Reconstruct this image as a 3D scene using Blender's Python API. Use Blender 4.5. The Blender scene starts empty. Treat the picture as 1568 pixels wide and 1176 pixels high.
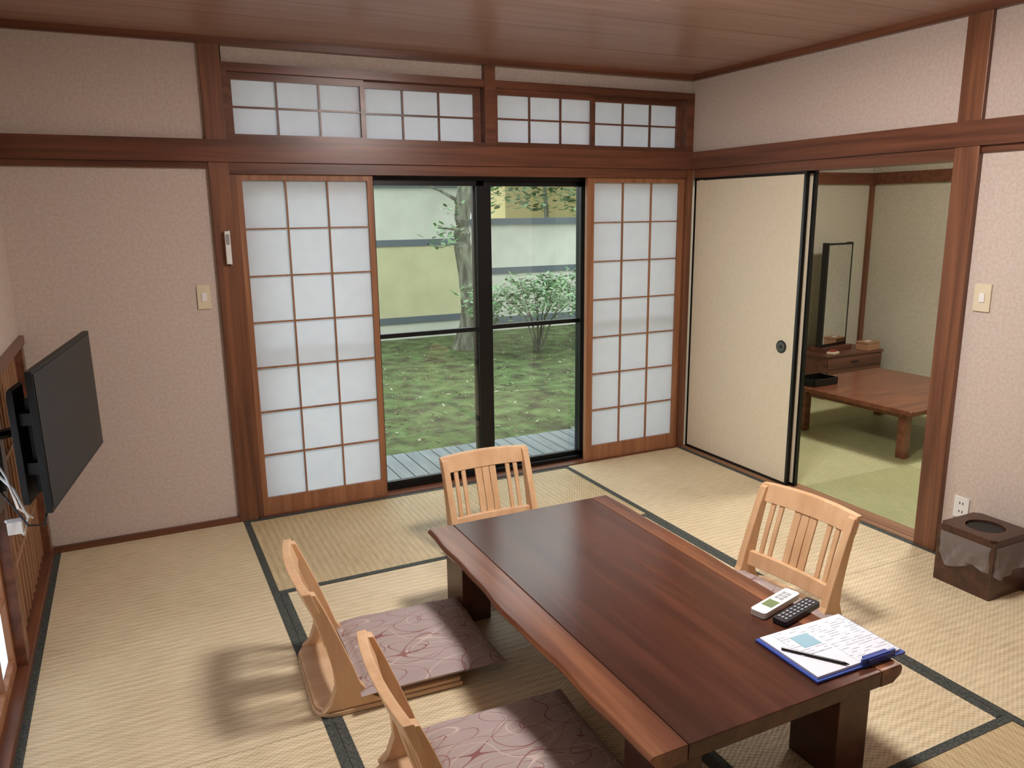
import bpy, math, random
from mathutils import Vector, Matrix
random.seed(7)
# ---------------------------------------------------------------- helpers
def L(r,g,b,a=1.0):
    f=lambda c:(c/255/12.92) if c/255<=0.04045 else ((c/255+0.055)/1.055)**2.4
    return (f(r),f(g),f(b),a)
def newmat(name):
    m=bpy.data.materials.new(name); m.use_nodes=True
    nt=m.node_tree; b=nt.nodes['Principled BSDF']; return m,nt,b
def setin(b,k,v):
    if k in b.inputs: b.inputs[k].default_value=v
def plain(name,col,rough=0.5,metal=0.0,spec=0.5,emit=None,es=0):
    m,nt,b=newmat(name); setin(b,'Base Color',col); setin(b,'Roughness',rough); setin(b,'Metallic',metal); setin(b,'Specular IOR Level',spec)
    if emit: setin(b,'Emission Color',emit); setin(b,'Emission Strength',es)
    return m
def noisemix(name,stops,scale=(1,1,1),nscale=1.0,detail=6,dist=0.0,rough=0.5,spec=0.5,bump=0.0,bdist=0.002,bscale=None):
    """object-space noise -> colour ramp (+bump)"""
    m,nt,b=newmat(name); N=nt.nodes; K=nt.links
    tc=N.new('ShaderNodeTexCoord'); mp=N.new('ShaderNodeMapping'); mp.inputs['Scale'].default_value=scale
    K.new(tc.outputs['Object'],mp.inputs[0])
    no=N.new('ShaderNodeTexNoise'); no.inputs['Scale'].default_value=nscale; no.inputs['Detail'].default_value=detail; no.inputs['Distortion'].default_value=dist
    K.new(mp.outputs[0],no.inputs[0])
    cr=N.new('ShaderNodeValToRGB'); e=cr.color_ramp.elements
    e[0].position,e[0].color=stops[0]; e[1].position,e[1].color=stops[-1]
    for p,c in stops[1:-1]:
        q=e.new(p); q.color=c
    K.new(no.outputs['Fac'],cr.inputs[0]); K.new(cr.outputs[0],b.inputs['Base Color'])
    setin(b,'Roughness',rough); setin(b,'Specular IOR Level',spec)
    if bump:
        src=no.outputs['Fac']
        if bscale:
            n2=N.new('ShaderNodeTexNoise'); n2.inputs['Scale'].default_value=bscale; n2.inputs['Detail'].default_value=4
            K.new(tc.outputs['Object'],n2.inputs[0]); src=n2.outputs['Fac']
        bp=N.new('ShaderNodeBump'); bp.inputs['Strength'].default_value=bump; bp.inputs['Distance'].default_value=bdist
        K.new(src,bp.inputs['Height']); K.new(bp.outputs[0],b.inputs['Normal'])
    return m
def wood(name,c1,c2,axis,rough=0.4,fine=26,spec=0.5):
    s=[fine]*3; s['xyz'.index(axis)]=1.1
    return noisemix(name,[(0.32,c1),(0.5,tuple((a+b)/2 for a,b in zip(c1,c2))),(0.68,c2)],scale=tuple(s),nscale=1.0,detail=7,dist=0.6,rough=rough,spec=spec,bump=0.08,bdist=0.001)

class B:
    def __init__(s): s.v=[];s.f=[];s.m=[]
    def box(s,x0,x1,y0,y1,z0,z1,m=0):
        x0,x1=sorted((x0,x1));y0,y1=sorted((y0,y1));z0,z1=sorted((z0,z1))
        n=len(s.v); s.v+=[(x0,y0,z0),(x1,y0,z0),(x1,y1,z0),(x0,y1,z0),(x0,y0,z1),(x1,y0,z1),(x1,y1,z1),(x0,y1,z1)]
        for q in [(0,3,2,1),(4,5,6,7),(0,1,5,4),(1,2,6,5),(2,3,7,6),(3,0,4,7)]:
            s.f.append([n+i for i in q]); s.m.append(m)
        return s
    def prism(s,pts,axis,a0,a1,m=0):
        """extrude 2D polygon along axis. axis z: pts=(x,y); y: pts=(x,z); x: pts=(y,z)"""
        n=len(s.v);k=len(pts)
        for a in (a0,a1):
            for p in pts:
                s.v.append({'z':(p[0],p[1],a),'y':(p[0],a,p[1]),'x':(a,p[0],p[1])}[axis])
        s.f.append([n+i for i in range(k)][::-1]); s.m.append(m)
        s.f.append([n+k+i for i in range(k)]); s.m.append(m)
        for i in range(k):
            j=(i+1)%k; s.f.append([n+i,n+j,n+k+j,n+k+i]); s.m.append(m)
        return s
    def cyl(s,c,r,a0,a1,axis='z',m=0,seg=28,r2=None):
        r2=r if r2 is None else r2; n=len(s.v)
        for a,rr in ((a0,r),(a1,r2)):
            for i in range(seg):
                t=2*math.pi*i/seg; p,q=c[0]+rr*math.cos(t),c[1]+rr*math.sin(t)
                s.v.append({'z':(p,q,a),'y':(p,a,q),'x':(a,p,q)}[axis])
        s.f.append([n+i for i in range(seg)][::-1]); s.f.append([n+seg+i for i in range(seg)]); s.m+=[m,m]
        for i in range(seg):
            j=(i+1)%seg; s.f.append([n+i,n+j,n+seg+j,n+seg+i]); s.m.append(m)
        return s
    def sweep(s,rings,m=0,close=True):
        n=len(s.v);k=len(rings[0])
        for r in rings: s.v+=[tuple(p) for p in r]
        for i in range(len(rings)-1):
            for j in range(k):
                j2=(j+1)%k; a=n+i*k; b=a+k
                s.f.append([a+j,a+j2,b+j2,b+j]); s.m.append(m)
        if close:
            s.f.append([n+j for j in range(k)][::-1]); s.f.append([n+(len(rings)-1)*k+j for j in range(k)]); s.m+=[m,m]
        return s
    def tube(s,path,r,m=0,seg=8):
        rings=[]
        P=[Vector(p) for p in path]
        for i,p in enumerate(P):
            d=(P[min(i+1,len(P)-1)]-P[max(i-1,0)]).normalized()
            a=d.cross(Vector((0,0,1)));
            if a.length<1e-3: a=Vector((1,0,0))
            a.normalize(); b=d.cross(a)
            rr=r[i] if isinstance(r,(list,tuple)) else r
            rings.append([p+a*rr*math.cos(2*math.pi*j/seg)+b*rr*math.sin(2*math.pi*j/seg) for j in range(seg)])
        return s.sweep(rings,m)
    def quad(s,a,b,c,d,m=0):
        n=len(s.v); s.v+=[a,b,c,d]; s.f.append([n,n+1,n+2,n+3]); s.m.append(m); return s
    def obj(s,name,mats,loc=(0,0,0),rot=0,bevel=0,smooth=False,seg=2):
        me=bpy.data.meshes.new(name); me.from_pydata([tuple(p) for p in s.v],[],s.f)
        for mm in mats: me.materials.append(mm)
        for p,i in zip(me.polygons,s.m): p.material_index=i; p.use_smooth=smooth
        me.update()
        import bmesh
        bm=bmesh.new(); bm.from_mesh(me); bmesh.ops.recalc_face_normals(bm,faces=bm.faces); bm.to_mesh(me); bm.free()
        o=bpy.data.objects.new(name,me); bpy.context.collection.objects.link(o); o.location=loc; o.rotation_euler=(0,0,rot)
        if bevel:
            md=o.modifiers.new('bev','BEVEL'); md.width=bevel; md.segments=seg; md.limit_method='ANGLE'; md.angle_limit=math.radians(35)
        return o

# ---------------------------------------------------------------- materials
DK=L(86,50,34); MD=L(124,77,54)
W_x=wood('wood_beam_x',DK,MD,'x',0.33); W_y=wood('wood_beam_y',DK,MD,'y',0.35)
W_z=wood('wood_post_z',L(92,56,38),L(136,88,60),'z',0.38)
K1=L(130,84,54); K2=L(166,115,80)
S_z=wood('shoji_frame_wood_z',K1,K2,'z',0.5)
W_lt=wood('threshold_wood',L(124,88,64),L(168,126,92),'y',0.5)
def plaster(name,c1,c2):
    return noisemix(name,[(0.36,c1),(0.64,c2)],nscale=70,detail=3,rough=0.85,spec=0.25,bump=0.12,bdist=0.002,bscale=110)
P_wall=plaster('textured_wallpaper',L(198,183,171),L(208,195,185))
P_next=plaster('next_room_plaster',L(186,182,162),L(198,194,176))
def tatami(name,c1,c2,axis):
    m,nt,b=newmat(name); N=nt.nodes;K=nt.links
    tc=N.new('ShaderNodeTexCoord'); sx=N.new('ShaderNodeSeparateXYZ'); K.new(tc.outputs['Object'],sx.inputs[0])
    def sinw(o,per):
        mu=N.new('ShaderNodeMath');mu.operation='MULTIPLY';mu.inputs[1].default_value=2*math.pi/per;K.new(o,mu.inputs[0])
        si=N.new('ShaderNodeMath');si.operation='SINE';K.new(mu.outputs[0],si.inputs[0]);return si.outputs[0]
    a=sx.outputs['Y' if axis=='y' else 'X']; c=sx.outputs['X' if axis=='y' else 'Y']
    s1=sinw(c,0.026); s2=sinw(a,0.016)
    mul=N.new('ShaderNodeMath');mul.operation='MULTIPLY';K.new(s1,mul.inputs[0]);K.new(s2,mul.inputs[1])
    s3=sinw(a,0.0321)
    ad=N.new('ShaderNodeMath');ad.operation='MULTIPLY_ADD';K.new(s3,ad.inputs[0]);ad.inputs[1].default_value=0.5;K.new(mul.outputs[0],ad.inputs[2])
    mp=N.new('ShaderNodeMapping'); mp.inputs['Scale'].default_value=(12,70,1) if axis=='y' else (70,12,1); K.new(tc.outputs['Object'],mp.inputs[0])
    no=N.new('ShaderNodeTexNoise');no.inputs['Scale'].default_value=1;no.inputs['Detail'].default_value=1;K.new(mp.outputs[0],no.inputs[0])
    n2=N.new('ShaderNodeTexNoise');n2.inputs['Scale'].default_value=2.2;K.new(tc.outputs['Object'],n2.inputs[0])
    n3=N.new('ShaderNodeMath');n3.operation='MULTIPLY_ADD';K.new(no.outputs['Fac'],n3.inputs[0]);n3.inputs[1].default_value=.5;n3.inputs[2].default_value=.25
    f=N.new('ShaderNodeMath');f.operation='MULTIPLY_ADD';K.new(ad.outputs[0],f.inputs[0]);f.inputs[1].default_value=0.17;K.new(n3.outputs[0],f.inputs[2])
    f2=N.new('ShaderNodeMath');f2.operation='MULTIPLY_ADD';K.new(n2.outputs['Fac'],f2.inputs[0]);f2.inputs[1].default_value=0.4;K.new(f.outputs[0],f2.inputs[2])
    cr=N.new('ShaderNodeValToRGB');cr.color_ramp.elements[0].position=0.35;cr.color_ramp.elements[0].color=c1;cr.color_ramp.elements[1].position=1.0;cr.color_ramp.elements[1].color=c2
    K.new(f2.outputs[0],cr.inputs[0]);K.new(cr.outputs[0],b.inputs['Base Color'])
    bp=N.new('ShaderNodeBump');bp.inputs['Strength'].default_value=0.4;bp.inputs['Distance'].default_value=0.002;K.new(ad.outputs[0],bp.inputs['Height']);K.new(bp.outputs[0],b.inputs['Normal'])
    setin(b,'Roughness',0.46);setin(b,'Specular IOR Level',0.5)
    return m
T_y=tatami('tatami_rush_y',L(188,168,130),L(238,222,188),'y')  # y-run lighter than x-run: direction-dependent rush sheen painted into base colour
T_x=tatami('tatami_rush_x',L(168,145,104),L(216,196,154),'x')
T_g1=tatami('tatami_green_y',L(160,162,116),L(204,206,162),'y')
T_g2=tatami('tatami_green_x',L(144,148,102),L(188,192,144),'x')  # x-run darker than y-run here too, weave sheen put into colour
HERI=noisemix('heri_border_cloth',[(0.4,L(46,50,47)),(0.6,L(82,86,80))],nscale=160,rough=0.8)
BLK=plain('black_aluminium',L(18,19,20),0.35,0.3)
BLKL=plain('black_lacquer',L(14,13,14),0.3)
FUS=noisemix('fusuma_paper',[(0.3,L(222,210,184)),(0.7,L(227,216,192))],nscale=40,rough=0.7,spec=0.3)
def paper():
    m=bpy.data.materials.new('shoji_paper');m.use_nodes=True;nt=m.node_tree;N=nt.nodes;K=nt.links
    for n in list(N):N.remove(n)
    out=N.new('ShaderNodeOutputMaterial');mx=N.new('ShaderNodeMixShader');d=N.new('ShaderNodeBsdfDiffuse');t=N.new('ShaderNodeBsdfTranslucent')
    tc=N.new('ShaderNodeTexCoord');no=N.new('ShaderNodeTexNoise');no.inputs['Scale'].default_value=14;no.inputs['Detail'].default_value=8
    cr=N.new('ShaderNodeValToRGB');cr.color_ramp.elements[0].color=L(236,239,245);cr.color_ramp.elements[1].color=L(246,249,253)
    K.new(tc.outputs['Object'],no.inputs[0]);K.new(no.outputs['Fac'],cr.inputs[0]);K.new(cr.outputs[0],d.inputs[0]);K.new(cr.outputs[0],t.inputs[0])
    mx.inputs[0].default_value=0.58;K.new(d.outputs[0],mx.inputs[1]);K.new(t.outputs[0],mx.inputs[2]);K.new(mx.outputs[0],out.inputs[0]);return m
PAPER=paper()
def glass(name,tint,gl,rough=0.0,diff=0):
    m=bpy.data.materials.new(name);m.use_nodes=True;nt=m.node_tree;N=nt.nodes;K=nt.links
    for n in list(N):N.remove(n)
    out=N.new('ShaderNodeOutputMaterial');mx=N.new('ShaderNodeMixShader');t=N.new('ShaderNodeBsdfTransparent');g=N.new('ShaderNodeBsdfGlossy')
    t.inputs[0].default_value=tint;g.inputs['Roughness'].default_value=rough;mx.inputs[0].default_value=gl
    K.new(t.outputs[0],mx.inputs[1]);K.new(g.outputs[0],mx.inputs[2]);last=mx.outputs[0]
    if diff:
        m2=N.new('ShaderNodeMixShader');dd=N.new('ShaderNodeBsdfDiffuse');dd.inputs[0].default_value=L(176,168,166);m2.inputs[0].default_value=diff
        K.new(last,m2.inputs[1]);K.new(dd.outputs[0],m2.inputs[2]);last=m2.outputs[0]
    K.new(last,out.inputs[0]);return m
GLASS=glass('window_glass',(0.93,0.96,0.94,1),0.06)
BAG=glass('plastic_bag',(0.86,0.85,0.85,1),0.10,0.35,0.30)
CHW=noisemix('beech_chair_wood',[(0.3,L(208,164,122)),(0.7,L(226,188,146))],scale=(20,20,3),nscale=1,detail=5,rough=0.42)
CHP=noisemix('beech_plywood',[(0.3,L(198,160,122)),(0.7,L(218,184,148))],scale=(3,20,20),nscale=1,detail=5,rough=0.45)
def grain(name,c1,c2,c3,rough):
    return noisemix(name,[(0.3,c1),(0.5,c2),(0.72,c3)],scale=(16,.9,16),nscale=1,detail=8,dist=0.5,rough=rough,spec=0.5,bump=0.04,bdist=0.0006)
TB_C=grain('table_walnut',L(62,34,24),L(76,43,31),L(92,54,40),0.22)
TB_E=grain('table_edge_plank',L(86,50,34),L(108,66,46),L(144,96,66),0.22)
TB_L=grain('table_leg_wood',L(58,30,22),L(74,40,29),L(92,52,38),0.35)
WHT=plain('white_plastic',L(235,235,232),0.4)
IVO=plain('ivory_plastic',L(222,210,182),0.45)
SCR=plain('tv_screen',L(17,17,18),0.35,spec=.3)
TVF=plain('tv_black_plastic',L(14,14,15),0.4,spec=.3)

# ---------------------------------------------------------------- room shell
xL=-3.805; ZC=2.386; CE=2.42; YF=-4.95
b=B(); b.box(xL-.15,.12,YF-.15,.12,-.12,-.03); b.box(.12,2.95,-3.1,1.05,-.12,-.03)
b.obj('floor',[noisemix('subfloor',[(0.4,L(110,80,55)),(0.6,L(130,96,66))],nscale=8)])
B().box(xL,0,YF,-3.84,-.03,0).obj('floor_boards',[W_x])
def mat(name,x0,x1,y0,y1,axis,tm,heri=True):
    b=B(); cx,cy=(x0+x1)/2,(y0+y1)/2; hx,hy=(x1-x0)/2-.001,(y1-y0)/2-.001
    b.box(-hx,hx,-hy,hy,-.03,0,0)
    w=.03
    if heri:
        if axis=='y':
            b.box(-hx,-hx+w,-hy,hy,-.001,.0018,1); b.box(hx-w,hx,-hy,hy,-.001,.0018,1)
        else:
            b.box(-hx,hx,-hy,-hy+w,-.001,.0018,1); b.box(-hx,hx,hy-w,hy,-.001,.0018,1)
    b.obj(name,[tm,HERI],loc=(cx,cy,0))
n=0
for a in [(-3.79,-2.88,-1.93,-.02,'y',T_y),(-3.79,-2.88,-3.84,-1.93,'y',T_y),(-2.88,-.95,-.95,-.02,'x',T_x),(-.95,-.02,-1.93,-.02,'y',T_y),
          (-.95,-.02,-3.84,-1.93,'y',T_y),(-2.88,-1.915,-2.86,-.95,'y',T_y),(-1.915,-.95,-2.86,-.95,'y',T_y),(-2.88,-.95,-3.84,-2.86,'x',T_x)]:
    n+=1; mat('floor_tatami_%d'%n,*a)
for i in range(3):
    for j in range(4):
        n+=1
        mat('floor_tatami_%d'%n,.12+i*.877,.12+(i+1)*.877,.9-(j+1)*.95,.9-j*.95,'y' if (i+j)%2 else 'x',T_g1 if (i+j)%2 else T_g2,False)
b=B();b.box(-.02,.12,-1.84,0,-.03,.004,0)
for gx in (.03,.065): b.box(gx-.008,gx+.008,-1.84,0,.003,.006,0)
b.obj('trim_1',[W_lt])
B().box(-2.82,0,-.02,.06,-.03,.006).obj('trim_2',[W_x])
b=B()
b.box(xL-.12,-2.87,0,.12,-.03,CE); b.box(-2.82,0,.02,.10,2.312,CE); b.box(-2.87,0,.03,.11,1.83,1.955)
b.obj('wall_back',[P_wall])
B().box(0,.12,.0,1.0,-.4,CE).obj('wall_side_exterior',[P_next])
b=B()
b.box(0,.12,YF,-1.88,-.03,CE); b.box(0,.12,-1.88,0,1.83,CE)
b.obj('wall_right',[P_wall])
b=B()
b.box(xL-.12,xL,YF,0,1.05,CE); b.box(xL-.12,xL,YF,-2.9,-.03,1.05); b.box(xL-.12,xL-.05,-1.05,0,-.03,1.05)
b.obj('wall_left',[P_wall])
B().box(xL-.12,.12,YF-.12,YF,-.03,CE).obj('wall_front',[P_wall])
B().box(.12,2.87,.9,1.02,-.03,CE).obj('wall_next_back',[P_next])
B().box(2.75,2.87,-3.0,.9,-.03,CE).obj('wall_next_right',[P_next])
B().box(.12,2.87,-3.05,-2.93,-.03,CE).obj('wall_next_front',[P_next])
B().box(.12,.125,-3.0,-1.88,-.03,CE).obj('wall_next_left',[P_next])
CEIL=noisemix('ceiling_board',[(0.3,L(156,122,108)),(0.55,L(172,138,123)),(0.75,L(186,152,138))],scale=(1.2,24,24),nscale=1,detail=6,dist=0.5,rough=0.32)
SEAM=plain('ceiling_seam',L(84,56,46),0.7)
b=B(); y=.12
while y>YF:
    b.box(xL,.12,y-.296,y,CE,CE+.02,0); b.box(xL,.12,y-.3,y-.296,CE+.004,CE+.02,1); y-=.3
b.box(xL-.1,2.9,YF-.1,1.05,CE+.02,CE+.08,1); b.box(.12,2.87,-3.05,1.02,CE,CE+.02,0)
b.obj('ceiling',[CEIL,SEAM])
# ---------------- trims
B().box(-2.926,-2.83,-.022,.13,-.03,ZC+.02).obj('trim_3',[W_z],bevel=.003)
B().box(-2.83,-2.80,-.008,.1,0,1.795).obj('trim_4',[W_z])
b=B(); b.box(xL,0,-.035,.03,1.85,1.954); b.obj('trim_5',[W_x])
b=B(); b.box(xL,-2.926,-.018,0,1.82,1.85); b.box(-2.83,-.05,-.02,.13,1.795,1.85); b.obj('trim_6',[W_x])
B().box(-.05,0.0,-.021,.13,-.03,1.85).obj('trim_7',[W_z])
b=B(); b.box(-.035,0,YF,-.035,1.85,1.954); b.obj('trim_8',[W_y])
b=B(); b.box(-.018,.13,-1.832,-.05,1.795,1.85); b.box(-.012,0,YF,-1.945,1.82,1.85); b.obj('trim_9',[W_y])
B().box(-.03,.15,-1.945,-1.832,-.03,1.85).obj('trim_10',[W_z],bevel=.003)
B().box(-.022,0,-1.935,-1.825,1.954,ZC+.01).obj('trim_11',[W_z],bevel=.003)
b=B(); b.box(xL,0,-.03,0.03,ZC,CE); b.obj('trim_12',[W_x])
b=B(); b.box(-.03,0,YF,-.03,ZC,CE); b.obj('trim_13',[W_y])
b=B(); b.box(xL,xL+.03,YF,-.03,ZC,CE); b.obj('trim_14',[W_y])
b=B(); b.box(xL,xL+.035,YF,-.035,1.85,1.954); b.obj('trim_15',[W_y])
B().box(xL,-2.926,-.02,0,-.03,.03).obj('baseboard_back',[W_x])
B().box(-.02,0,YF,-1.945,-.03,.03).obj('baseboard_right',[W_lt])
b=B()
for xa,xb in ((-2.805,-1.455),(-1.39,-.055)):
    b.box(xa,xb,-.012,.10,1.954,1.976); b.box(xa,xb,-.012,.10,2.272,2.312)
b.box(-1.455,-1.39,-.018,.10,1.954,ZC); b.box(-.055,0,-.0125,.10,1.954,2.312); b.box(-2.83,-2.805,-.0125,.1,1.954,2.312)
b.obj('trim_16',[W_x])
def shoji(name,x0,x1,z0,z1,px0,px1,pz0,pz1,cols,rows,y0,bar=.0075,fm=S_z,along='x',depth=.028):
    b=B()
    def bx(a0,a1,c0,c1,e0,e1,m):
        if along=='x': b.box(a0,a1,c0,c1,e0,e1,m)
        else: b.box(-c1,-c0,a0,a1,e0,e1,m)
    bx(x0,px0,0,depth,z0,z1,0); bx(px1,x1,0,depth,z0,z1,0); bx(px0,px1,0,depth,z0,pz0,0); bx(px0,px1,0,depth,pz1,z1,0)
    for i in range(1,cols):
        x=px0+(px1-px0)*i/cols; bx(x-bar/2,x+bar/2,.004,.018,pz0,pz1,0)
    for j in range(1,rows):
        z=pz0+(pz1-pz0)*j/rows; bx(px0,px1,.003,.018,z-bar/2,z+bar/2,0)
    bx(px0,px1,.018,.0188,pz0,pz1,1)
    return b.obj(name,[fm,PAPER],loc=(0,y0,0) if along=='x' else (y0,0,0))
rz=(1.976,2.272,1.985,2.238)
shoji('transom_shoji',-2.805,-2.13,rz[0],rz[1],-2.785,-2.15,rz[2],rz[3],3,2,.01,.009,W_x)
shoji('transom_shoji.001',-2.16,-1.455,rz[0],rz[1],-2.115,-1.495,rz[2],rz[3],3,2,.045,.009,W_x)
shoji('transom_shoji.002',-1.39,-.73,rz[0],rz[1],-1.365,-.75,rz[2],rz[3],3,2,.01,.009,W_x)
shoji('transom_shoji.003',-.76,-.055,rz[0],rz[1],-.70,-.09,rz[2],rz[3],3,2,.045,.009,W_x)
shoji('shoji_screen',-2.80,-2.108,.006,1.795,-2.772,-2.138,.10,1.765,3,7,.0)
shoji('shoji_screen.001',-.776,-.05,.006,1.795,-.728,-.088,.10,1.765,3,7,.0)
b=B()
b.box(-2.8,-.05,.06,.16,.0,.03,0); b.box(-2.8,-.05,.06,.16,1.775,1.81,0); b.box(-2.83,-2.8,.06,.16,0,1.81,0); b.box(-.05,-.02,.06,.16,0,1.81,0)
def sash(x0,x1,y):
    w=.045
    b.box(x0,x0+w,y,y+.028,.03,1.775,0);b.box(x1-w,x1,y,y+.028,.03,1.775,0)
    b.box(x0,x1,y,y+.028,.03,.055,0);b.box(x0,x1,y,y+.028,1.745,1.775,0);b.box(x0+w,x1-w,y-.002,y+.03,.905,.93,0)
    b.box(x0+w,x1-w,y+.012,y+.016,.055,1.745,1)
sash(-2.8,-2.09,.10); sash(-2.13,-1.435,.068); sash(-1.49,-.735,.10); sash(-.78,-.05,.068)
b.box(-1.44,-1.38,.09,.13,.03,1.775,0)
b.obj('window_1',[BLK,GLASS])
def fusuma(name,y0,y1,xf,handle):
    b=B(); t=.016; zb,zt=.006,1.795
    b.box(xf+.002,xf+.02,y0+t,y1-t,zb+t,zt-t,0)
    b.box(xf,xf+.022,y0,y0+t,zb,zt,1);b.box(xf,xf+.022,y1-t,y1,zb,zt,1)
    b.box(xf,xf+.022,y0+t,y1-t,zb,zb+t,1);b.box(xf,xf+.022,y0+t,y1-t,zt-.012,zt,1)
    if handle is not None:
        b.cyl((handle,.82),.037,xf-.003,xf+.004,'x',1,32); b.cyl((handle,.82),.029,xf-.0045,xf-.002,'x',2,32); b.cyl((handle,.82),.011,xf-.006,xf-.004,'x',1,24)
    b.obj(name,[FUS,BLKL,plain('pull_grey_'+name,L(92,90,84),0.4,0.5)])
fusuma('door_1',-.955,-.02,.018,-.85)
fusuma('door_2',-.985,-.06,.054,None)
b=B()
b.box(xL-.06,xL+.02,-2.9,-.0,1.03,1.07);b.box(xL-.06,xL+.02,-2.9,0,-.03,.035)
for y in (-.05,-1.1,-2.9): b.box(xL-.06,xL+.015,y-.05,y+.02,.03,1.03)
b.obj('trim_17',[W_y],bevel=.002)
b=B(); b.box(xL-.045,xL-.035,-1.08,-.05,.03,1.03,0)
for i in range(12): b.box(xL-.035,xL-.018,-.12-i*.08,-.10-i*.08,.03,1.03,0)
for z in (.3,.68): b.box(xL-.032,xL-.014,-1.08,-.05,z,z+.02,0)
b.obj('lattice_panel',[wood('lattice_wood',L(140,102,74),L(172,132,98),'z',0.5)])
shoji('shoji_screen.002',-2.05,-1.14,.035,1.03,-2.02,-1.18,.08,.99,4,4,xL-.02,.01,S_z,'y')
shoji('shoji_screen.003',-2.88,-2.05,.035,1.03,-2.85,-2.09,.08,.99,4,4,xL-.02,.01,S_z,'y')

# ---------------------------------------------------------------- furniture
def live(i,n,amp,seed):
    t=i/n; return amp*(math.sin(t*7+seed)+.6*math.sin(t*17+seed*2)+.35*math.sin(t*37+seed*3))
X0,X1,Y0,Y1=-2.355,-1.475,-2.87,-1.342; cx,cy=(X0+X1)/2,(Y0+Y1)/2; hx,hy=(X1-X0)/2,(Y1-Y0)/2
b=B(); nn=48
PL,PR=.125,.085
rings=[]
for i in range(nn+1):
    y=-hy+2*hy*i/nn; e=-hx+.012+live(i,nn,.006,1.3)
    rings.append([(e+.004,y,.34),(e-.006,y,.328),(e+.012+live(i,nn,.004,4),y,.308),(e+.03,y,.29),(-hx+PL,y,.29),(-hx+PL,y,.34)])
b.sweep(rings,1)
b.box(-hx+PL+.0015,hx-PR-.0015,-hy,hy,.292,.3395,0)
rings=[]
for i in range(nn+1):
    y=-hy+2*hy*i/nn; e=hx-.006+live(i,nn,.003,2.2)
    rings.append([(hx-PR,y,.34),(hx-PR,y,.29),(e-.03,y,.29),(e,y,.31),(e+.004,y,.33),(e-.004,y,.34)])
b.sweep(rings,1)
for sx in (-1,1):
    for sy in (-1,1):
        x=sx*(hx-.14); y=sy*(hy-.12)
        b.prism([(x-.06,y-.085),(x+.06,y-.085),(x+.06,y+.085),(x-.06,y+.085)],'z',0,.292,2)
    x=sx*(hx-.14); b.box(x-.02,x+.02,-hy+.2,hy-.2,.235,.292,2)
b.obj('low_dining_table',[TB_C,TB_E,TB_L],loc=(cx,cy,0),bevel=.003)

def prof(z):
    P=[(0,.10),(.06,.105),(.12,.10),(.25,.065),(.36,.03),(.46,.0)]
    for (a,xa),(c,xc) in zip(P,P[1:]):
        if z<=c: return xa+(xc-xa)*(z-a)/(c-a)
    return 0.0
def chair(name,loc,rot):
    b=B(); hw=.232
    def plate(o,r):
        pts=[(.5-o,-hw+o),(.5-o,hw-o)]
        for i in range(9):
            t=math.pi/2*i/8; pts.append((r-r*math.sin(t)+o,hw-o-r+r*math.cos(t)))
        for i in range(9):
            t=math.pi/2*i/8; pts.append((r-r*math.cos(t)+o,-hw+o+r-r*math.sin(t)))
        return pts
    b.prism(plate(0,.07),'z',0,.016,1)
    b.prism(plate(.006,.07),'z',.016,.03,1)
    back=[(-.014,.444),(.016,.36),(.045,.255),(.066,.16),(.07,.10),(.05,.045),(.022,.02)]
    front=[(.23,.02),(.19,.045),(.15,.10),(.128,.17),(.094,.265),(.058,.36),(.026,.437)]
    for s in (-1,1):
        y0=s*(hw-.002); y1=s*(hw-.034)
        b.prism(back+front,'y',min(y0,y1),max(y0,y1),0)
    N=16; rings=[]
    for i in range(N+1):
        y=-hw+2*hw*i/N; q=1-(y/hw)**2; dx=-.022*q; dz=.008*q
        rings.append([(-.016+dx,y,.446+dz),(.012+dx,y,.446+dz),(.036+dx*.9,y,.374+dz*.3),(.012+dx*.9,y,.370+dz*.3)])
    b.sweep(rings,0)
    rings=[]
    for i in range(N+1):
        y=-hw+.02+2*(hw-.02)*i/N; q=1-(y/hw)**2; dx=-.018*q
        rings.append([(.086+dx,y,.165),(.108+dx,y,.165),(.12+dx,y,.105),(.098+dx,y,.105)])
    b.sweep(rings,0)
    for yc,w in ((-.158,.02),(-.118,.02),(-.038,.031),(0,.034),(.038,.031),(.118,.02),(.158,.02)):
        q=1-(yc/hw)**2; rings=[]
        for k in range(7):
            z=.15+(.385-.15)*k/6; x=prof(z)-.02*q; ww=w*(1+.12*k/6)
            rings.append([(x-.006,yc-ww/2,z),(x+.006,yc-ww/2,z),(x+.006,yc+ww/2,z),(x-.006,yc+ww/2,z)])
        b.sweep(rings,0)
    return b.obj(name,[CHW,CHP],loc=loc,rot=rot,bevel=.003)
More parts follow.
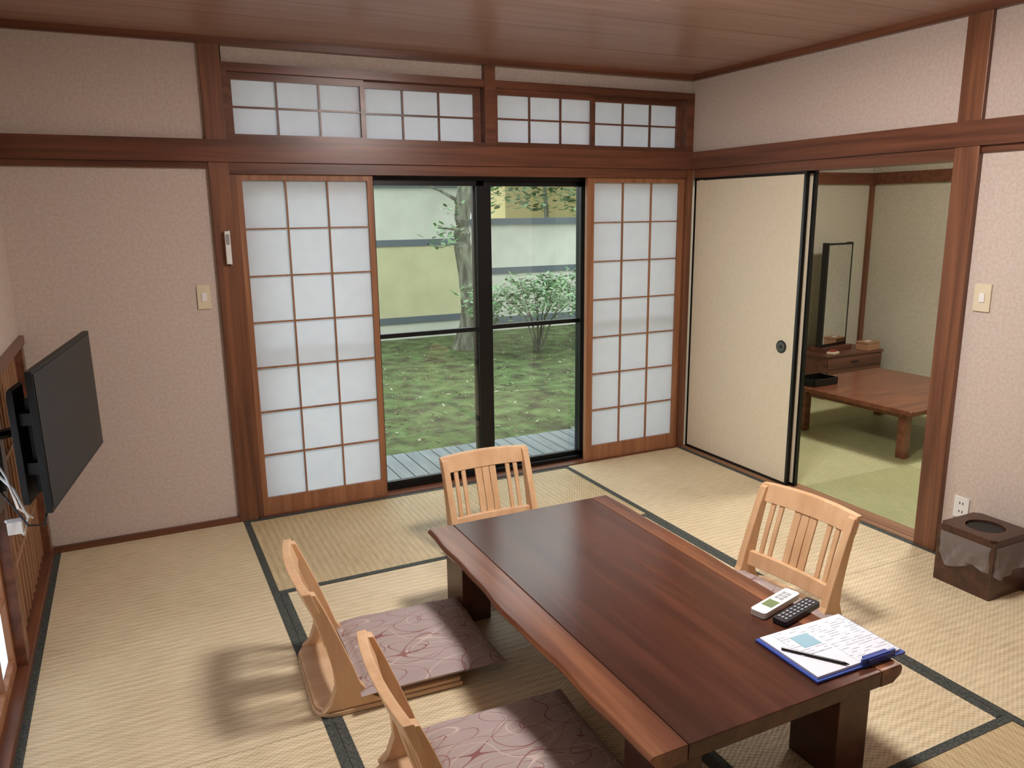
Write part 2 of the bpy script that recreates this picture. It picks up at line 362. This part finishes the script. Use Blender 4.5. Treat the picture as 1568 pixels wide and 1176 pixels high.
def fabric():
    m,nt,bs=newmat('cushion_fabric');N=nt.nodes;K=nt.links
    tc=N.new('ShaderNodeTexCoord')
    base=L(172,157,154)
    prev=None
    for i,(rot,sc,thr,c) in enumerate([(0.5,3.4,.017,L(138,94,94)),(-.7,3.0,.018,L(200,186,178)),(1.3,4.0,.016,L(140,98,98)),(2.2,2.8,.017,L(196,180,172)),(0.1,3.2,.015,L(144,104,102))]):
        mp=N.new('ShaderNodeMapping');mp.inputs['Rotation'].default_value=(0,0,rot);mp.inputs['Location'].default_value=(i*3.1,i*1.7,0);mp.inputs['Scale'].default_value=(1,2.0,0.01);K.new(tc.outputs['Object'],mp.inputs[0])
        no=N.new('ShaderNodeTexNoise');no.inputs['Scale'].default_value=sc;no.inputs['Detail'].default_value=0.0;K.new(mp.outputs[0],no.inputs[0])
        mu=N.new('ShaderNodeMath');mu.operation='MULTIPLY';mu.inputs[1].default_value=5;K.new(no.outputs['Fac'],mu.inputs[0])
        fr=N.new('ShaderNodeMath');fr.operation='FRACT';K.new(mu.outputs[0],fr.inputs[0])
        su=N.new('ShaderNodeMath');su.operation='SUBTRACT';su.inputs[1].default_value=.5;K.new(fr.outputs[0],su.inputs[0])
        ab=N.new('ShaderNodeMath');ab.operation='ABSOLUTE';K.new(su.outputs[0],ab.inputs[0])
        lt=N.new('ShaderNodeMath');lt.operation='LESS_THAN';lt.inputs[1].default_value=thr;K.new(ab.outputs[0],lt.inputs[0])
        mx=N.new('ShaderNodeMix');mx.data_type='RGBA';K.new(lt.outputs[0],mx.inputs['Factor'])
        if prev: K.new(prev,mx.inputs['A'])
        else: mx.inputs['A'].default_value=base
        mx.inputs['B'].default_value=c; prev=mx.outputs['Result']
    K.new(prev,bs.inputs['Base Color']);setin(bs,'Roughness',.8);setin(bs,'Specular IOR Level',.25)
    return m
FAB=fabric()
def cushion(name,loc,rot,hw=.27,h=.07):
    b=B(); n=22
    def pt(i,j,s):
        u=-1+2*i/n; v=-1+2*j/n
        x=u*hw*(1-.045*(1-v*v)*(abs(u)**3)); y=v*hw*(1-.045*(1-u*u)*(abs(v)**3))
        e=max(0,1-u**6)*max(0,1-v**6); e=e**.45
        wr=.003*math.sin(u*9+v*4)*math.cos(v*8-u*3)
        return (x,y,h/2+s*(h/2*e*(.8+.2*(1-u*u)*(1-v*v)))+ (wr*e if s>0 else 0))
    for s in (1,-1):
        for i in range(n+1):
            for j in range(n+1): b.v.append(pt(i,j,s))
    def idx(i,j,s): return (0 if s>0 else (n+1)**2)+i*(n+1)+j
    for s in (1,-1):
        for i in range(n):
            for j in range(n):
                q=[idx(i,j,s),idx(i+1,j,s),idx(i+1,j+1,s),idx(i,j+1,s)]
                b.f.append(q if s>0 else q[::-1]);b.m.append(0)
    o=b.obj(name,[FAB],loc=loc,rot=rot,smooth=True)
    import bmesh
    bm=bmesh.new();bm.from_mesh(o.data);bmesh.ops.remove_doubles(bm,verts=bm.verts,dist=.0004);bm.to_mesh(o.data);bm.free()
    return o
def place_chair(i,loc,rot,cush_off):
    sfx='' if i==0 else '.%03d'%i
    chair('legless_floor_chair'+sfx,(loc[0],loc[1],.002),rot)
    c,s=math.cos(rot),math.sin(rot)
    cushion('zabuton_cushion'+sfx,(loc[0]+c*cush_off,loc[1]+s*cush_off,.033),rot,.255)
place_chair(0,(-2.92,-1.665),math.radians(-3),.40)
place_chair(1,(-2.845,-2.41),math.radians(-2),.39)
place_chair(2,(-1.845,-.80),math.radians(-90),.36)
place_chair(3,(-.935,-2.0),math.radians(180+5),.36)

tvx=(Vector((-3.485,-.74))-Vector((-3.615,-1.46))); ang=math.atan2(tvx.y,tvx.x); W=tvx.length
TH=.455
b=B()
b.box(-W/2,W/2,0,.02,.0,TH,0); b.box(-W/2+.01,W/2-.01,-.002,0,.016,TH-.01,1); b.box(-W/2+.06,W/2-.12,.02,.05,.05,.36,0)
# rounded mounting plate standing off the back
b.prism([(.062,.03),(.078,.03),(.082,.05),(.082,.37),(.078,.395),(.070,.405),(.062,.395)],'x',-W/2+.01,-W/2+.11,0)
b.box(-W/2+.03,-W/2+.09,.02,.064,.12,.16,0); b.box(-W/2+.03,-W/2+.09,.02,.064,.28,.32,0)
b.box(-.12,.12,.05,.09,.08,.34,0)
o=b.obj('wall_mounted_television',[TVF,SCR],loc=(-3.55,-1.10,.700),rot=ang,bevel=.003)
o.rotation_euler=(0,-.03,ang)
b=B(); b.box(xL,xL+.03,-1.32,-1.12,.66,1.1,0); b.box(xL+.03,xL+.05,-1.26,-1.18,.72,1.06,0)
b.tube([(xL+.04,-1.22,.9),(xL+.09,-1.18,.9),(xL+.15,-1.13,.9)],.018,0)
b.tube([(xL+.03,-1.30,.8),(xL+.09,-1.40,.76),(xL+.12,-1.44,.68),(xL+.10,-1.42,.62),(xL+.05,-1.38,.66)],.005,1)
b.tube([(xL+.03,-1.28,.84),(xL+.07,-1.38,.80),(xL+.10,-1.46,.72),(xL+.13,-1.42,.67)],.004,1)
b.tube([(xL+.03,-1.28,.74),(xL+.07,-1.42,.74),(xL+.12,-1.46,.66),(xL+.16,-1.42,.64),(xL+.17,-1.36,.7)],.004,0)
b.box(xL+.06,xL+.10,-1.44,-1.40,.63,.67,1)
b.obj('tv_wall_bracket',[BLKL,WHT],bevel=.002)

b=B(); w=.125
b.box(-w,w,-w,w,0,.012,0)
for s in (-1,1):
    b.box(s*w,s*(w-.012),-w,w,.012,.25,0); b.box(-w+.012,w-.012,s*w,s*(w-.012),.012,.25,0)
seg=32; n0=len(b.v)
for z in (.25,.262):
    for i in range(seg):
        t=2*math.pi*(i+.5)/seg; c,s_=math.cos(t),math.sin(t); k=w/max(abs(c),abs(s_)); b.v.append((c*k,s_*k,z))
    for i in range(seg):
        t=2*math.pi*(i+.5)/seg; b.v.append((.075*math.cos(t),.075*math.sin(t),z))
for i in range(seg):
    j=(i+1)%seg
    b.f.append([n0+2*seg+i,n0+2*seg+j,n0+3*seg+j,n0+3*seg+i]);b.m.append(0)
    b.f.append([n0+i,n0+j,n0+seg+j,n0+seg+i]);b.m.append(0)
    b.f.append([n0+i,n0+j,n0+2*seg+j,n0+2*seg+i]);b.m.append(0)
    b.f.append([n0+seg+i,n0+seg+j,n0+3*seg+j,n0+3*seg+i]);b.m.append(0)
rings=[]
for zi,z in enumerate((.232,.20,.17,.135,.11)):
    r=[]
    for i in range(96):
        t=2*math.pi*i/96; c,s_=math.cos(t),math.sin(t); k=(w+.003+.0025*zi)/max(abs(c),abs(s_)); k=min(k,w*1.34)
        k+=.0018*zi*math.sin(i*.9+zi*1.9)+.002*zi*math.sin(i*.37+zi); r.append((c*k,s_*k,z+(.018*math.sin(i*.26) if zi==4 else 0)))
    rings.append(r)
b.sweep(rings,1,close=False)
b.cyl((0,0),.07,.1,.255,'z',2,28)
b.obj('wooden_waste_bin',[wood('bin_walnut',L(56,36,27),L(86,57,43),'x',0.35),BAG,plain('bin_inside',L(18,15,15),.5)],loc=(-.145,-2.24,0))

b=B(); b.box(-3.03,-2.968,-.008,0,1.14,1.26,0); b.box(-3.01,-2.985,-.012,-.008,1.18,1.22,1); b.obj('light_switch',[IVO,WHT],bevel=.002)
b=B(); b.box(-.008,0,-2.055,-1.98,1.15,1.27,0); b.box(-.012,-.008,-2.03,-2.005,1.19,1.23,1); b.obj('light_switch.001',[IVO,WHT],bevel=.002)
b=B(); b.box(-.008,0,-2.07,-2.0,.20,.30,0)
for z in (.225,.265): b.box(-.0085,-.007,-2.045,-2.04,z,z+.012,1); b.box(-.0085,-.007,-2.03,-2.025,z,z+.012,1)
b.obj('power_outlet',[WHT,BLKL],bevel=.001)
b=B(); b.box(-2.880,-2.856,-.05,-.022,1.36,1.52,0); b.box(-2.876,-2.86,-.052,-.05,1.455,1.505,1); b.box(-2.864,-2.853,-.04,-.024,1.355,1.525,1)
b.obj('door_sensor',[WHT,plain('grey_plastic',L(150,150,150),.4)],bevel=.002)

# table items
TZ=.3412
def printed():
    m,nt,bs=newmat('printed_paper');N=nt.nodes;K=nt.links
    tc=N.new('ShaderNodeTexCoord');sp=N.new('ShaderNodeSeparateXYZ');K.new(tc.outputs['Object'],sp.inputs[0])
    mu=N.new('ShaderNodeMath');mu.operation='MULTIPLY';mu.inputs[1].default_value=90;K.new(sp.outputs['Y'],mu.inputs[0])
    fr=N.new('ShaderNodeMath');fr.operation='FRACT';K.new(mu.outputs[0],fr.inputs[0])
    lt=N.new('ShaderNodeMath');lt.operation='LESS_THAN';lt.inputs[1].default_value=.35;K.new(fr.outputs[0],lt.inputs[0])
    mp=N.new('ShaderNodeMapping');mp.inputs['Scale'].default_value=(26,90,1);K.new(tc.outputs['Object'],mp.inputs[0])
    no=N.new('ShaderNodeTexNoise');no.inputs['Scale'].default_value=1;K.new(mp.outputs[0],no.inputs[0])
    gt=N.new('ShaderNodeMath');gt.operation='GREATER_THAN';gt.inputs[1].default_value=.5;K.new(no.outputs['Fac'],gt.inputs[0])
    m2=N.new('ShaderNodeMath');m2.operation='MULTIPLY';K.new(lt.outputs[0],m2.inputs[0]);K.new(gt.outputs[0],m2.inputs[1])
    mx=N.new('ShaderNodeMix');mx.data_type='RGBA';K.new(m2.outputs[0],mx.inputs['Factor']);mx.inputs['A'].default_value=L(228,232,240);mx.inputs['B'].default_value=L(176,180,194)
    K.new(mx.outputs['Result'],bs.inputs['Base Color']);setin(bs,'Roughness',.6);return m
PRT=printed()
b=B(); b.box(-.17,.17,-.12,.12,0,.006,0)
b.box(-.160,.158,-.111,.113,.006,.013,1); b.box(-.0,.155,-.106,.10,.013,.014,2); b.box(-.12,-.01,-.02,.105,.013,.0145,2)
b.box(-.085,-.02,.01,.07,.0145,.0155,3)
b.box(.02,.11,-.122,-.098,.006,.020,4); b.box(.0,.13,-.118,-.112,.006,.024,0)
b.tube([(-.15,.035,.018),(-.05,-.10,.018)],.0045,5)
b.tube([(-.05,-.10,.018),(-.042,-.111,.018)],[.0045,.001],5)
b.obj('clipboard_with_papers',[plain('blue_clipboard',L(58,84,168),.35),plain('white_paper',L(228,232,240),.6),PRT,plain('blue_card',L(150,190,206),.5),plain('clip_blue',L(48,66,140),.4),BLKL],loc=(-1.595,-2.715,TZ),rot=math.radians(-1))
def rr(hx,hy,r):
    p=[]
    for cx_,cy_,a in ((hx-r,hy-r,0),(-hx+r,hy-r,90),(-hx+r,-hy+r,180),(hx-r,-hy+r,270)):
        for i in range(6):
            t=math.radians(a+90*i/5); p.append((cx_+r*math.cos(t),cy_+r*math.sin(t)))
    return p
b=B(); b.prism(rr(.105,.027,.012),'z',0,.02,0); b.box(-.055,-.005,-.018,.018,.02,.0212,1)
for i in range(3): b.box(.015+i*.022,.03+i*.022,-.012,.0,.02,.022,2); b.box(.015+i*.022,.03+i*.022,.005,.015,.02,.022,2)
b.obj('air_conditioner_remote',[WHT,plain('lcd_grey',L(120,140,96),.3),plain('grey_button',L(170,176,180),.5)],loc=(-1.555,-2.46,TZ),rot=math.radians(14),bevel=.002)
b=B(); b.prism(rr(.10,.024,.008),'z',0,.018,0)
for i in range(8):
    for j in range(3): b.box(-.085+i*.022,-.072+i*.022,-.016+j*.012,-.009+j*.012,.018,.0205,1)
b.obj('tv_remote',[plain('remote_black',L(30,30,34),.4),plain('remote_keys',L(150,152,158),.5)],loc=(-1.535,-2.53,TZ),rot=math.radians(13),bevel=.001)

# ---------------------------------------------------------------- next room furniture
NT=noisemix('low_table_lacquer',[(0.3,L(96,54,38)),(0.7,L(130,80,56))],scale=(2,20,20),nscale=1,detail=6,dist=.5,rough=.25)
b=B(); b.prism(rr(.54,.52,.03),'z',.315,.345,0)
for sx in (-1,1):
    for sy in (-1,1): b.box(sx*.43-.03,sx*.43+.03,sy*.40-.03,sy*.40+.03,0,.315,0)
for s in (-1,1): b.box(-.40,.40,s*.40-.012,s*.40+.012,.265,.315,0); b.box(s*.43-.012,s*.43+.012,-.37,.37,.265,.315,0)
b.obj('low_tea_table',[NT],loc=(1.50,-.47,0),rot=math.radians(3),bevel=.004)
DW=wood('dresser_wood',L(80,48,36),L(118,76,56),'x',.35)
b=B(); b.box(-.34,.34,-.17,.17,.02,.36,0); b.box(-.35,.35,-.18,.18,.36,.38,0)
for z in (.05,.155,.26): b.box(-.32,.32,-.178,-.17,z,z+.09,0); b.box(-.04,.04,-.19,-.178,z+.04,z+.05,1)
b.box(-.34,-.30,-.17,.17,0,.02,0); b.box(.30,.34,-.17,.17,0,.02,0)
b.obj('dressing_table',[DW,BLKL],loc=(2.24,.68,0),bevel=.002)
b=B(); b.box(-.20,.20,-.05,.10,0,.035,0)
for x in (-.17,.17): b.box(x-.012,x+.012,-.0,.05,.035,.93,1)
b.box(-.18,.18,0,.05,.91,.925,1); b.box(-.17,.17,0,.05,.04,.06,1); b.box(-.16,.16,-.002,.03,.06,.91,2)
b.obj('dresser_mirror',[DW,BLKL,plain('mirror_silver',(0.85,0.87,0.86,1),.02,1.0)],loc=(2.19,.70,.381),rot=math.radians(8))
b=B(); b.box(-.08,.08,-.06,.06,0,.06,0); b.box(-.085,.085,-.065,.065,.06,.07,0); b.box(-.03,.03,-.015,.015,.07,.074,1)
b.obj('tissue_box',[plain('tissue_wood',L(170,128,96),.5),WHT],loc=(2.47,.575,.381),rot=.1)
b=B(); b.box(-.05,.05,-.035,.035,0,.012,0); b.box(-.045,.045,-.03,.03,.012,.018,1); b.box(-.03,.03,-.02,.02,.018,.03,2)
b.obj('folded_leaflets',[plain('leaflet_cream',L(214,196,160),.6),WHT,plain('leaflet_red',L(150,60,44),.6)],loc=(2.03,.555,.381),rot=.3)
b=B(); b.prism(rr(.13,.09,.02),'z',0,.012,0)
for s in (-1,1): b.box(-.12,.12,s*.085-.004,s*.085+.004,.01,.05,0); b.box(s*.122-.004,s*.122+.004,-.08,.08,.01,.05,0)
b.obj('black_tray',[BLKL],loc=(1.12,-.12,.3465),rot=.05)
b=B(); b.box(.12,2.75,.87,.9,1.80,1.9,0); b.box(2.72,2.75,-2.93,.87,1.80,1.9,0)
b.obj('trim_18',[W_x])
B().box(2.715,2.75,.865,.9,-.03,1.8).obj('trim_19',[W_z])

# ---------------------------------------------------------------- lamps
EM=plain('lamp_diffuser',(1,1,1,1),.5,emit=(1.0,0.96,0.93,1),es=84)
def lamp(name,x,y,em):
    b=B(); b.cyl((0,0),.06,-.045,0,'z',1,32); b.cyl((0,0),.23,-.095,-.045,'z',0,40,r2=.25)
    b.obj(name,[em,plain(name+'_wood',L(130,90,60),.5)],loc=(x,y,CE))
lamp('ceiling_lamp',-1.68,-2.08,EM)
EM2=plain('lamp_diffuser_next',(1,1,1,1),.5,emit=(1.0,0.96,0.90,1),es=58)
lamp('ceiling_lamp.001',1.3,-1.1,EM2)

# ---------------------------------------------------------------- garden
GZ=-.35
GR=noisemix('moss_grass',[(0.30,L(74,72,58)),(0.43,L(88,94,68)),(0.55,L(98,114,74)),(0.75,L(120,136,94))],nscale=5.0,detail=12,dist=.3,rough=.95,spec=.1,bump=.8,bdist=.03,bscale=40)
b=B(); b.box(-8,14,1.05,14,GZ-.1,GZ); b.box(-8,-.0,.14,1.05,GZ-.1,GZ); lawn=b.obj('lawn_ground',[GR])
DEC=noisemix('deck_wood',[(0.3,L(120,130,136)),(0.7,L(152,160,164))],scale=(20,2,20),nscale=1,rough=.8)
b=B(); x=-2.85
while x<-.09:
    b.box(x,x+.085,.17,.88,-.075,-.045); x+=.095
b.box(-2.85,-.02,.2,.26,GZ,-.075);b.box(-2.85,-.02,.8,.86,GZ,-.075)
b.obj('veranda_deck',[DEC])
YW=7.6
FW=noisemix('garden_wall_plaster',[(0.35,L(190,190,176)),(0.65,L(202,202,189))],nscale=2.5,rough=.9)
FY=noisemix('garden_wall_lower',[(0.35,L(184,180,142)),(0.65,L(196,192,154))],nscale=2.5,rough=.9)
FD=plain('garden_wall_rail',L(88,98,104),.7)
b=B()
b.box(-8,1.6,YW,YW+.12,GZ,2.0,0); b.box(-8,1.6,YW-.005,YW,-.0,1.12,1); b.box(-8,1.62,YW-.08,YW+.2,1.98,2.08,2); b.box(-8,1.6,YW-.03,YW+.0,1.10,1.2,2); b.box(-8,1.6,YW-.03,YW,-.10,0.0,2)
b.box(1.6,14,YW+.1,YW+.2,GZ,1.42,0); b.box(1.6,14,YW+.0,YW+.3,1.40,1.50,2); b.box(1.6,14,YW+.06,YW+.1,.60,.70,2); b.box(1.6,14,YW+.06,YW+.1,-.22,-.12,2)
b.obj('garden_wall',[FW,FY,FD])
b=B(); b.box(4.5,10,12.2,14,GZ,2.6,0); b.prism([(4.0,2.55),(10.4,2.55),(9.6,3.4),(4.8,3.4)],'y',11.8,14.2,1)
b.obj('neighbour_house',[plain('house_yellow',L(180,166,116),.9),plain('house_roof',L(84,92,98),.8)])
LG=[noisemix('leaf_green_a',[(0.4,L(84,118,74)),(0.6,L(110,146,94))],nscale=3,rough=.55),
    noisemix('leaf_green_b',[(0.4,L(56,86,56)),(0.6,L(80,112,72))],nscale=3,rough=.55),
    noisemix('leaf_green_c',[(0.4,L(122,156,112)),(0.6,L(150,180,138))],nscale=3,rough=.55)]
BARK=noisemix('bark',[(0.35,L(78,76,66)),(0.65,L(132,134,116))],scale=(14,14,4),nscale=1,detail=8,rough=.95,bump=.8,bdist=.03)
def leaf(b,p,s,m):
    th=random.uniform(0,2*math.pi); el=random.uniform(-.5,.6)
    d=Vector((math.cos(th)*math.cos(el),math.sin(th)*math.cos(el),math.sin(el))); r=d.cross(Vector((random.uniform(-.4,.4),random.uniform(-.4,.4),1))).normalized()
    p=Vector(p); b.quad(p,p+d*s*.5+r*s*.24,p+d*s,p+d*s*.5-r*s*.24,m)
def blob(b,c,r,n,s,ms):
    for _ in range(n):
        while True:
            v=Vector([random.uniform(-1,1) for _ in range(3)])
            if .25<v.length<1: break
        leaf(b,(c[0]+v.x*r[0],c[1]+v.y*r[1],c[2]+v.z*r[2]),s*random.uniform(.6,1.3),random.choice(ms))
b=B(); path=[];rad=[]
for i in range(24):
    z=GZ-.05+i*.19; path.append((1.02+.05*math.sin(i*.5)+i*.004,6.3+.03*math.cos(i*.7),z)); rad.append((.21 if i==0 else .17 if i==1 else .145-.0025*i)*(1+.06*math.sin(i*1.7)))
b.tube(path,rad,0,16)
for (z,dx,dy,dz) in ((1.35,-.55,-.3,.05),(1.7,-.7,.2,.35),(2.3,.8,-.2,.5),(2.0,1.2,.2,.9),(2.6,-1,.3,.7),(3.0,.6,.4,.8)):
    b.tube([(1.06,6.3,z),(1.06+dx*.5,6.3+dy*.5,z+dz*.6),(1.06+dx,6.3+dy,z+dz)],[.035,.022,.008],0,6)
blob(b,(.62,6.05,1.30),(.28,.2,.20),70,.12,[1,3,3]); blob(b,(.8,6.1,1.65),(.2,.2,.1),24,.11,[1,3])
blob(b,(2.4,6.4,2.7),(1.3,.8,.75),1700,.14,[1,2,3]); blob(b,(1.0,6.6,3.6),(2.0,1.2,.8),1500,.16,[1,2,3]); blob(b,(-.9,6.6,3.5),(1.2,1,.7),700,.16,[1,2])
b.obj('garden_tree',[BARK]+LG)
def shrub(name,x,y,h,r,n,ms,sz=.09):
    b=B()
    for k in range(16):
        a=random.uniform(0,6.28); q=random.uniform(.3,.95)*r; tip=(x+math.cos(a)*q,y+math.sin(a)*q,GZ+h*random.uniform(.6,1))
        b.tube([(x+math.cos(a)*.04,y+math.sin(a)*.04,GZ),(x+math.cos(a)*q*.4,y+math.sin(a)*q*.4,GZ+h*.45),tip],[.014,.009,.004],0,5)
        blob(b,tip,(.2,.2,.1),n//16,sz,ms)
    blob(b,(x,y,GZ+h*.72),(r*.9,r*.9,h*.3),n//2,sz,ms)
    b.obj(name,[BARK]+LG)
shrub('azalea_shrub',1.85,5.6,1.08,.75,1300,[1,3,3])
shrub('azalea_shrub.001',3.1,5.7,.85,.6,700,[1,2,3])
shrub('azalea_shrub.002',.93,5.4,.98,.28,340,[1,3])
b=B()
blob(b,(5.5,10.2,2.6),(2.8,1,1.1),2600,.2,[1,2,0]); blob(b,(2.8,10,2.4),(.8,.6,.9),500,.18,[0,2])
for x in (3,4.4,5.6,7): b.tube([(x,10.2,GZ),(x+.1,10.2,1.2),(x,10.2,2.8)],[.08,.06,.03],3,8)
b.obj('background_hedge_trees',LG+[BARK])
b=B()
for _ in range(2600):
    x=random.uniform(-2.2,5); y=random.uniform(1.2,7); leaf(b,(x,y,GZ+.010),random.uniform(.03,.065),random.choice([0,1,1,2,2]))
fl=b.obj('fallen_leaves',[plain('pale_leaf',L(160,160,134),.7),plain('brown_leaf',L(112,100,78),.8),plain('green_leaf',L(104,128,80),.8)])
fl.parent=lawn

# ---------------------------------------------------------------- world
w=bpy.data.worlds.new('overcast_sky');bpy.context.scene.world=w;w.use_nodes=True
bg=w.node_tree.nodes['Background'];bg.inputs[0].default_value=(0.90,0.96,1.0,1);bg.inputs[1].default_value=3.1
# ---------------------------------------------------------------- camera
yw,pt,rl=math.radians(25.882),math.radians(12.391),math.radians(-.657)
F=Vector((math.sin(yw)*math.cos(pt),math.cos(yw)*math.cos(pt),-math.sin(pt)));R=Vector((math.cos(yw),-math.sin(yw),0));U=R.cross(F)
R2=R*math.cos(rl)+U*math.sin(rl);U2=-R*math.sin(rl)+U*math.cos(rl)
cd=bpy.data.cameras.new('camera');cam=bpy.data.objects.new('camera',cd);bpy.context.collection.objects.link(cam)
M=Matrix((R2,U2,-F)).transposed().to_4x4();M.translation=Vector((-3.324,-4.173,1.595));cam.matrix_world=M
cd.sensor_width=36;cd.sensor_fit='HORIZONTAL';cd.lens=36*1196.58/1568;cd.clip_start=.02
bpy.context.scene.camera=cam
bpy.context.scene.view_settings.view_transform='Standard'
